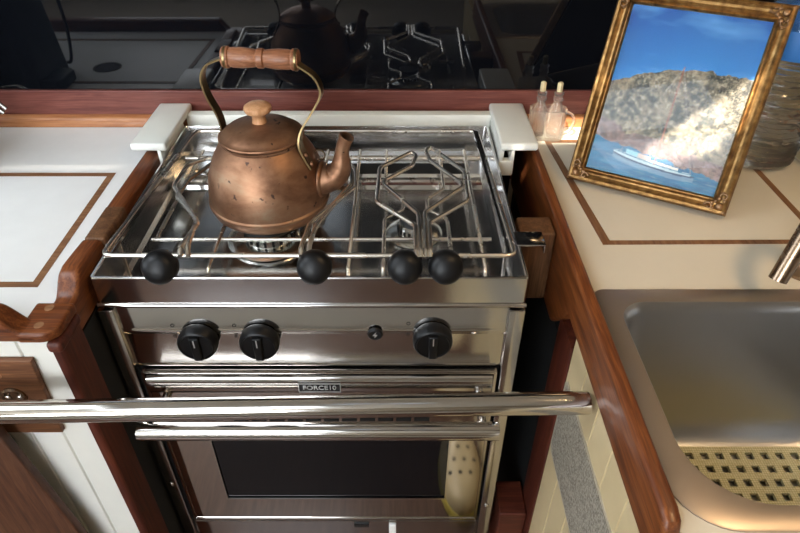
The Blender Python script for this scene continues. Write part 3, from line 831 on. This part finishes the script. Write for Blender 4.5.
# the print: a grid of coloured cells, one flat sheet
PX0, PX1, PZ0, PZ1 = MW-.001, FW-MW+.001, MW-.001, FH-MW+.001
def fb(x, y, s, o=4): return mnoise.fractal(V((x*s, y*s, 3.1)), .8, 2.0, o)
def mixc(a, c, t): t = max(0, min(1, t)); return tuple(a[i]*(1-t)+c[i]*t for i in range(3))
def photo(u, v):
    """u,v in metres inside the frame"""
    hill = .143+.035*math.sin(max(0, (u-.02))/.19*2.4)+.006*fb(u, 1, 30)
    shore = .068-.026*(u-.02)/.175+.004*fb(u, 2, 60)
    if v > hill:
        t = (v-hill)/.09
        c = mixc(srgb(38, 130, 205), srgb(8, 84, 165), t)
        n_ = fb(u*.6, v*1.5, 18)
        c = mixc(c, srgb(95, 165, 225), (n_-.15)*.8)
    elif v > shore:
        n_ = .6*fb(u, v, 55, 5)+.5*fb(u, v, 22, 3); n2 = .75*(random.random()-.5)+.5*fb(u, v, 150, 4); n3 = fb(u, v, 25)
        c = mixc(srgb(132, 120, 96), srgb(36, 42, 28), .55+1.9*n_)
        c = mixc(c, srgb(205, 190, 160), 1.3*n2)
        c = mixc(c, srgb(34, 34, 30), max(0, -n2-.02)*1.7)
        if v < shore+.022+.008*n3:
            c = mixc(mixc(srgb(150, 120, 112), srgb(66, 58, 56), .5+1.1*n2), srgb(190, 168, 160), n_)
    else:
        c = mixc(srgb(30, 98, 142), srgb(46, 128, 170), .4+.8*fb(u*.5, v*3, 60))
        c = mixc(c, srgb(110, 150, 165), (fb(u*.4, v*4, 140)-.25)*1.2)
    # boat: hull from (.052,.052) to (.163,.036)
    s = (u-.052)/.111
    if 0 <= s <= 1:
        top = .0535-.0125*s+.002*(2*s-1)**2; bot = .0450-.0105*s+.0045*abs(2*s-1)**3
        if bot < v < top:
            c = srgb(186, 208, 216) if v > bot+.0022 else srgb(40, 70, 100)
            if abs(v-(top-.0012)) < .0006: c = srgb(45, 120, 150)
        elif bot-.006 < v <= bot: c = mixc(c, srgb(170, 190, 200), .35)
        if .15 < s < .45 and top <= v < top+.006: c = srgb(150, 205, 215) if s < .3 else srgb(205, 190, 180)
        if .45 <= s < .8 and top <= v < top+.003: c = srgb(225, 220, 210)
    # mast and rigging
    if abs(u-.1085) < .0008 and .045 < v < .178: c = mixc(c, srgb(150, 84, 66), .8)
    for (u0, v0, u1, v1) in ((.1085, .176, .060, .053), (.1085, .176, .158, .042)):
        t = (v-v1)/(v0-v1)
        if 0 < t < 1 and abs(u-(u1+(u0-u1)*t)) < .00035: c = mixc(c, srgb(190, 180, 170), .6)
    return c
NX, NZ = 190, 245
vs, fs, cols = [], [], []
for j in range(NZ+1):
    for i in range(NX+1):
        u = PX0+(PX1-PX0)*i/NX; v = PZ0+(PZ1-PZ0)*j/NZ
        vs.append((u, .0022, v)); cols.append(photo(u, v))
for j in range(NZ):
    for i in range(NX):
        a = j*(NX+1)+i; fs.append((a, a+1, a+NX+2, a+NX+1))
me = bpy.data.meshes.new('photo_print'); me.from_pydata(vs, [], fs)
at = me.color_attributes.new('print', 'FLOAT_COLOR', 'POINT')
for i, c in enumerate(cols): at.data[i].color = (*c, 1)
me.materials.append(M['print'])
o = bpy.data.objects.new('photo_print', me); COL.objects.link(o); o.parent = F; o['label'] = 'photograph of a white sailboat off a rocky hillside'
b = BM(); box(b, (PX0, .0006, PZ0), (PX1, .0016, PZ1)); obj('glass_pane', b, 'pane', F, local=True)
b = BM(); box(b, (.004, .0085, .004), (FW-.004, .0105, FH-.004)); bk = obj('backing_board', b, 'navy', F, local=True)
b = BM()
prism(b, [(.085, .0195), (.13, .0195), (.12, .19), (.095, .19)], 'xz', .0, .003)
b.transform(Matrix.Translation((0, .012, .19)) @ Matrix.Rotation(R(48), 4, 'X') @ Matrix.Translation((0, 0, -.19)))
obj('easel_leg', b, 'navy', F, local=True)

# ------------------------------------------------------------------ water jug behind the frame
J = thing('water_jug', 'big clear ribbed plastic water bottle standing behind the gold frame', 'bottle', (.556, .318, ZC+.0008))
prof = [(0, 0), (.044, 0), (.052, .005)]
z = .012
k = 0
while z < .160:
    prof.append((.0555-(.0042 if k % 2 else 0)+.0006*math.sin(k*1.7), z)); z += .0038+.0010*math.sin(k*2.3); k += 1
prof += [(.0545, .163), (.0545, .206), (.052, .214), (.044, .226), (.030, .238), (.020, .244), (.017, .250), (.017, .268)]
t = BM(); lathe(t, prof, 72, None, False, True)
for v_ in t.verts:
    if .01 < v_.co.z < .162:
        a = math.atan2(v_.co.y, v_.co.x)
        k_ = 1+.035*mnoise.noise(V((math.cos(a)*3, math.sin(a)*3, v_.co.z*45)))+.035*mnoise.noise(V((math.cos(a)*8, math.sin(a)*8, v_.co.z*120)))
        v_.co.x *= k_; v_.co.y *= k_
obj('body', t, 'water', J, local=True, smooth=70)
b = BM(); lathe(b, [(.0549, .166), (.0552, .167), (.0552, .203), (.0549, .204)], 48, None, False, False); obj('label_band', b, 'blue', J, local=True, smooth=60, label='blue label band')
b = BM(); lathe(b, [(.0185, .252), (.019, .253), (.019, .270), (.0175, .272), (0, .272)], 32); obj('cap', b, 'clearcap', J, local=True, smooth=40)

# ------------------------------------------------------------------ glass cruets
H = thing('cruet_holder', 'small clear glass cup with a handle holding two stoppered cruets', 'holder', (.243, .385, ZC+.0006), (0, 0, R(-6)))
b = BM()
def rl2(w_, d_, r, z): return [(p[0], p[1], z) for p in rrect(-w_, -d_, w_, d_, r, 6)]
loft(b, [rl2(.027, .0145, .012, 0), rl2(.0285, .016, .013, .003), rl2(.0295, .0165, .013, .050), rl2(.0292, .0162, .013, .052), rl2(.0270, .0140, .011, .050), rl2(.0262, .0135, .010, .005)], True, True)
obj('cup', b, 'glass', H, local=True, smooth=40)
b = BM(); tube(b, [(.027, .0, .046), (.040, 0, .042), (.044, 0, .028), (.038, 0, .012), (.027, 0, .008)], .0026, fil=.01); obj('handle', b, 'glass', H, local=True, smooth=50)
for (dx, lab) in ((-.0135, 'small stoppered glass cruet in the clear cup, the one nearer the stove'), (.0125, 'small stoppered glass cruet in the clear cup, the one nearer the gold frame')):
    p = Matrix.Rotation(R(-6), 3, 'Z') @ V((dx, 0, 0))
    c = thing('glass_cruet', lab, 'cruet', (.243+p.x, .385+p.y, ZC+.0066), group='glass cruets')
    b = BM(); lathe(b, [(0, 0), (.0100, 0), (.0112, .002), (.0116, .030), (.0110, .044), (.0075, .052), (.0062, .058), (.0085, .060), (.0085, .063), (.0064, .065), (.0064, .068), (.0080, .070), (.0080, .0725), (.0052, .0735), (0, .0735)], 28)
    obj('bottle', b, 'glass', c, local=True, smooth=50)
    b = BM(); lathe(b, [(.0042, .0737), (.0046, .0745), (.0044, .087), (.003, .0885), (0, .0887)], 16); obj('stopper', b, 'cork', c, local=True, smooth=40)

# ------------------------------------------------------------------ small chrome prongs at the left edge and appliance left of the frame
u = thing('serving_tongs', 'small chrome prongs lying against the ledge at the left edge of the photo', 'tongs', (-.70, .405, ZC))
for k, dy in enumerate((0, -.010)):
    b = BM(); tube(b, [(-.80, .40+dy, .925), (-.70, .408+dy, .952), (-.655, .412+dy, .962-.004*k), (-.643, .411+dy, .949-.003*k)], .0035, fil=.008); obj('prong', b, 'tube', u, smooth=50)
b = BM(); tube(b, [(-.80, .41, .9245), (-.80, .38, .9245)], .009, seg=14); box(b, (-.808, .382, ZC+.0005), (-.792, .408, .93), .002); obj('hinge', b, 'tube', u, smooth=40)
ap = thing('coffee_maker', 'dark teal appliance with a black cord on the far left of the white counter', 'appliance', (-.735, .25, ZC))
b = BM(); loft(b, [[(p[0], p[1], zz) for p in rrect(-.80+d, .18+d, -.665-d, .32-d, .03)] for (zz, d) in ((ZC+.0005, .004), (ZC+.004, 0), (ZC+.22, .012), (ZC+.235, .022))], True, True); obj('body', b, 'teal', ap, smooth=40)
b = BM(); prism(b, rrect(-.68, .24, -.632, .31, .012), 'xy', ZC+.0006, ZC+.022, .004); obj('foot', b, 'teal', ap, smooth=40)
b = BM(); tube(b, [(-.668, .22, 1.10), (-.645, .20, 1.06), (-.640, .21, .99), (-.646, .22, .935), (-.690, .165, .916), (-.80, .12, .916)], .003, fil=.03); obj('cord', b, 'black', ap, smooth=50)

# ------------------------------------------------------------------ cabin furniture behind the camera (seen in reflections only)
se = thing('settee', 'beige cushioned cabin settee facing the galley', 'settee', (0, -1.9, 0))
b = BM(); box(b, (-1.9, -2.3, 0), (1.7, -1.55, .36), .01); obj('base', b, 'bead', se)
b = BM(); box(b, (-1.9, -2.2, .361), (1.7, -1.53, .47), .03); obj('seat_cushion', b, 'beige', se, smooth=40)
b = BM(); box(b, (-1.9, -2.38, .471), (1.7, -2.2, .93), .03); obj('back_cushion', b, 'beige', se, smooth=40)
# clog on the cabin sole, mirrored in the oven door
sh = thing('clog', 'cream perforated clog with a yellow sole standing on the floor before the oven', 'shoe', (.155, -.36, 0))
def foot(y, w, z): 
    n = 24; return [(.155+w*math.cos(2*PI*k/n)*(1+.12*math.sin(2*PI*k/n)), y+.135*(w/.05)*math.sin(2*PI*k/n), z) for k in range(n)]
b = BM(); loft(b, [foot(-.36, .050, .0), foot(-.36, .052, .006), foot(-.36, .051, .026), foot(-.36, .049, .030)], True, True); obj('sole', b, 'yellow', sh, smooth=40)
b = BM(); loft(b, [foot(-.36, .048, .0301), foot(-.36, .049, .045), foot(-.352, .046, .066), foot(-.345, .036, .080), foot(-.34, .018, .086)], True, True); up = obj('upper', b, 'creambead', sh, smooth=60)
from mathutils.bvhtree import BVHTree
tree = BVHTree.FromPolygons([v.co.copy() for v in up.data.vertices], [list(p.vertices) for p in up.data.polygons])
for i in range(5):
    for j in range(3):
        x_ = .155+(j-1)*.024+(.007 if i % 2 else -.005); y_ = -.455+.036*i
        hit, nn, _, _ = tree.ray_cast(V((x_, y_, .3))-V(sh.location), V((0, 0, -1)))
        if hit is None: continue
        if nn.z < 0: nn = -nn
        b = BM(); lathe(b, [(.0052, -.001), (.0052, .0008), (0, .0008)], 12, along(hit, nn))
        obj('vent_hole', b, 'matte', up, local=True)
# ceiling lamp, warm, over the right counter
lm = thing('ceiling_lamp', 'round warm cabin lamp on the ceiling above the right counter', 'lamp', (.62, -.35, CEIL))
b = BM(); lathe(b, [(.10, 0), (.10, -.015), (.085, -.02), (.085, -.012), (0, -.012)], 32); obj('rim', b, 'brass', lm, local=True, smooth=40)
b = BM(); lathe(b, [(.084, -.0125), (.07, -.026), (.04, -.034), (0, -.037)], 32, None, False, False); obj('diffuser', b, emit('warm_lamp', (1.0, .68, .36), 40.0), lm, local=True, smooth=60)

# ------------------------------------------------------------------ light, world, camera
sl = bpy.data.lights.new('sun', 'SUN'); sl.energy = 9; sl.angle = R(.6); sl.color = (1, .93, .82)
so = bpy.data.objects.new('sun', sl); COL.objects.link(so); so.location = (-1, -2, 4)
so.rotation_euler = SUN.to_track_quat('-Z', 'Y').to_euler()
wd = bpy.data.worlds.new('sky'); SC.world = wd; wd.use_nodes = True
bg = wd.node_tree.nodes['Background']; bg.inputs[0].default_value = (.55, .72, 1, 1); bg.inputs[1].default_value = .8

cam = bpy.data.cameras.new('camera'); co = bpy.data.objects.new('camera', cam); COL.objects.link(co)
co.location = (0, -.55464, 1.3699); co.rotation_euler = (R(90-37.8), 0, 0)
cam.sensor_width = 36; cam.lens = 36*620/800; cam.shift_x = 3/800; cam.clip_start = .02
SC.camera = co
SC.view_settings.view_transform = 'Standard'; SC.view_settings.look = 'None'
SC.view_settings.exposure = .98; SC.view_settings.gamma = 1; SC.view_settings.use_curve_mapping = False
